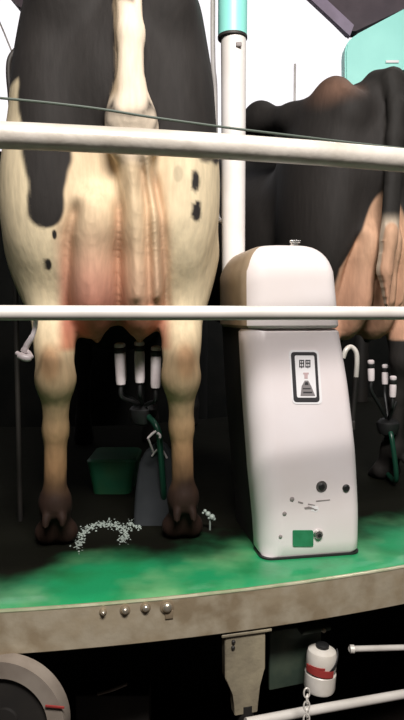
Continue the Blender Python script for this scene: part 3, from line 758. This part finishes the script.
# grey hump (hose guide) between the legs
gx = P(152, 500, 2.06)
bm = bmesh.new()
secs = []
for z, pl, pr in ((0, 134, 184), (.04, 134, 183), (.10, 135, 180), (.16, 137, 176), (.20, 139, 173), (.235, 145, 170), (.255, 152, 167), (.265, 156, 163)):
    l_ = (pl - 202) / F * 2.06; r_ = (pr - 202) / F * 2.06; secs.append((z, l_, r_, 2.0 + z * .15, 2.14 - z * .2, .012, .012, .012) if z < .25 else (z, l_, r_, 2.04, 2.08, .008, .008, .008))
hg = obj('hose_guide', loft(secs, Matrix.Identity(4), 5), M['greyrub']); tag(hg, 'grey rubber hump behind the right leg of the near cow', 'hose guide')
bm = bmesh.new(); add_tube(bm, spline([P(152, 456, 2.03), P(157, 450, 2.02), P(162, 450, 2.02), P(167, 458, 2.03)], 5), .0035, 8)
obj('pale_edge', bm, M['cup'], hg)
# green block behind
g0 = P(110, 500, 2.45)
secs = [(0, P(94, 500, 2.4).x, P(132, 500, 2.4).x, 2.36, 2.6, .03, .03, .03), (.05, P(92, 500, 2.4).x, P(134, 500, 2.4).x, 2.36, 2.6, .03, .03, .03), (.125, P(88, 500, 2.4).x, P(138, 500, 2.4).x, 2.36, 2.6, .03, .03, .03), (.135, P(90, 500, 2.4).x, P(136, 500, 2.4).x, 2.37, 2.59, .03, .03, .03)]
tag(obj('rubber_block', loft(secs, Matrix.Identity(4)), M['green2']), 'dark green rubber block on the platform between the near cow legs', 'block')
# froth ring on the platform
bm = bmesh.new(); rg = random.Random(8)
arc = [(78, 549), (79, 540), (85, 531), (92, 527), (100, 524.5), (108, 524), (116, 525.5), (122, 528), (126, 534), (123, 541), (130, 524), (137, 523), (139, 528)]
sp = spline([Vector((x, y, 0)) for x, y in arc], 10)
for q in sp:
    for _ in range(4):
        c = floor_pt(q.x + rg.gauss(0, 2.6), q.y + rg.gauss(0, 2.0)); r = rg.uniform(.0012, .0040)
        ret = bmesh.ops.create_icosphere(bm, subdivisions=2, radius=r)
        for v in ret['verts']: v.co = Vector((v.co.x, v.co.y, abs(v.co.z) * rg.choice((1, 1, .8)))) + c + Vector((0, 0, 0.0))
tag(obj('splash_froth', bm, M['froth']), 'broken ring of white splashing froth on the green floor between the legs', 'froth', kind='stuff')
bm = bmesh.new()
for px, py, r in ((208, 514, .009), (212, 517, .010), (205, 511, .006), (214, 519, .006), (209, 518, .005), (203, 513, .004)):
    ret = bmesh.ops.create_icosphere(bm, subdivisions=2, radius=r); c = P(px, py, 1.95)
    for v in ret['verts']: v.co += c
add_tube(bm, [P(210, 516, 1.95), Vector((P(210, 516, 1.95).x, 1.96, 0))], .003, 8)
tag(obj('water_nozzle', bm, M['froth']), 'tiny pale nozzle beside the right hoof of the near cow', 'nozzle')

# ------------------------------------------------------------------ setting
bm = bmesh.new(); add_box(bm, (0, 8, -1.05), (40, 40, .1)); struct(obj('floor', bm, M['ground'], smooth=False))
struct(obj('wall_inner', arc_band(1.0, 1.1, -1.0, 1.7, -180, 180, 90), M['drum']))
for nm, c, sz in (('wall_back', (0, 9.05, 1.0), (8.2, .1, 4.0)), ('wall_left', (-4.05, 3, 1.0), (.1, 12, 4.0)), ('wall_right', (4.05, 3, 1.0), (.1, 12, 4.0)), ('wall_front', (0, -3.05, 1.2), (8.2, .1, 4.4))):
    bm = bmesh.new(); add_box(bm, c, sz); struct(obj(nm, bm, M['drum'], smooth=False))
bm = bmesh.new(); add_box(bm, (0, 1.05, 3.44), (8.4, 8.1, .08)); struct(obj('ceiling', bm, M['roof'], smooth=False))
struct(obj('wall_below', arc_band(3.3, 3.4, -1.0, -.10, -80, 80, 60), M['drum']))
# roof corner seen at the upper right
D = 5.2
rf = thing('roof_canopy', P(380, -30, D), 'dark roof corner with a mauve edge at the upper right', 'roof')
bm = bmesh.new(); add_poly(bm, [P(x, y, D) for x, y in ((296, -22), (349, 31), (356, 31), (470, -22), (470, -60), (296, -60))], Vector((0, .12, 0))); obj('roof_panel', bm, M['roof'], rf, smooth=False)
bm = bmesh.new(); add_poly(bm, [P(x, y, D - .03) for x, y in ((288, -22), (304, -22), (354, 25), (350, 36))], Vector((0, .06, 0))); obj('roof_edge', bm, M['rooff'], rf, smooth=False)['label'] = 'mauve sloping edge strip'
D = 4.9
tc = thing('teal_cabinet', P(375, 60, D), 'pale teal enclosure high behind the dark cow at the upper right', 'enclosure')
bm = bmesh.new()
pix = [(346, 150), (345, 52), (346.5, 44), (351, 38), (358, 33.5), (404, 9), (470, -24), (470, 70), (402, 70), (394, 70.5), (388, 73.5), (386, 79), (386, 150)]
add_poly(bm, [P(x, y, D) for x, y in pix], Vector((0, .14, 0))); bmesh.ops.bevel(bm, geom=[e for e in bm.edges], offset=.012, segments=2, affect='EDGES')
obj('enclosure_shell', bm, M['teal2'], tc, smooth=False)
a = P(365, 140, D + .07)
bm = bmesh.new(); add_tube(bm, [a, Vector((a.x, a.y, -1.0))], .06, 16); obj('enclosure_post', bm, M['dark'], tc)
bm = bmesh.new(); add_box(bm, tuple(P(392, 62, D) + Vector((0, -.006, 0))), (.10, .012, .02), bev=.003); obj('badge', bm, M['sticker'], tc)
# roof truss end at the upper left
D = 4.5
bm = bmesh.new(); add_poly(bm, [P(x, y, D) for x, y in ((-30, -70), (-30, -52), (16, 4), (29, 13), (60, 16), (190, -70))], Vector((0, .12, 0)))
tag(obj('roof_truss', bm, M['roof'], smooth=False), 'dark end of a roof truss behind the near cow at the upper left', 'truss')
bm = bmesh.new(); add_tube(bm, [P(-30, -55, 5), P(-4, 14, 5), P(3, 30, 5), P(12, 52, 5), P(26, 90, 5)], .007, 8)
tag(obj('guy_wire', bm, M['rail2']), 'faint slanting grey wire against the bright sky at the upper left', 'wire')
a = P(295, 64, 7)
bm = bmesh.new(); add_tube(bm, [Vector((a.x, a.y, -1.0)), a], .014, 8)
tag(obj('thin_pole', bm, M['rail2']), 'thin distant grey pole rising above the dark cow back', 'pole')

# ------------------------------------------------------------------ light
w = bpy.data.worlds.new('sky'); SC.world = w; w.use_nodes = True
bg = w.node_tree.nodes['Background']; bg.inputs['Color'].default_value = (1.0, .965, 1.0, 1); bg.inputs['Strength'].default_value = 1.15
def area(name, loc, aim, sx, sy, power, col=(1, .95, .86)):
    ld = bpy.data.lights.new(name, 'AREA'); ld.shape = 'RECTANGLE'; ld.size = sx; ld.size_y = sy; ld.energy = power; ld.color = col
    o = bpy.data.objects.new(name, ld); COL.objects.link(o); o.location = loc
    o.rotation_euler = (Vector(aim) - Vector(loc)).to_track_quat('-Z', 'Y').to_euler(); return o
area('ceiling_lamp', (.40, -.65, 3.0), (.1, 1.8, .6), 1.5, .5, 205, (1, .955, .925))
area('rear_fill_light', (1.5, 3.1, 3.3), (1.3, 4.2, 1.6), 1.0, .3, 28, (1, .97, .95))  # added fill light out of view, brightens the teal enclosure
SC.view_settings.view_transform = 'Standard'; SC.view_settings.look = 'None'; SC.view_settings.gamma = 1
SC.view_settings.use_curve_mapping = False; SC.view_settings.exposure = 0.0
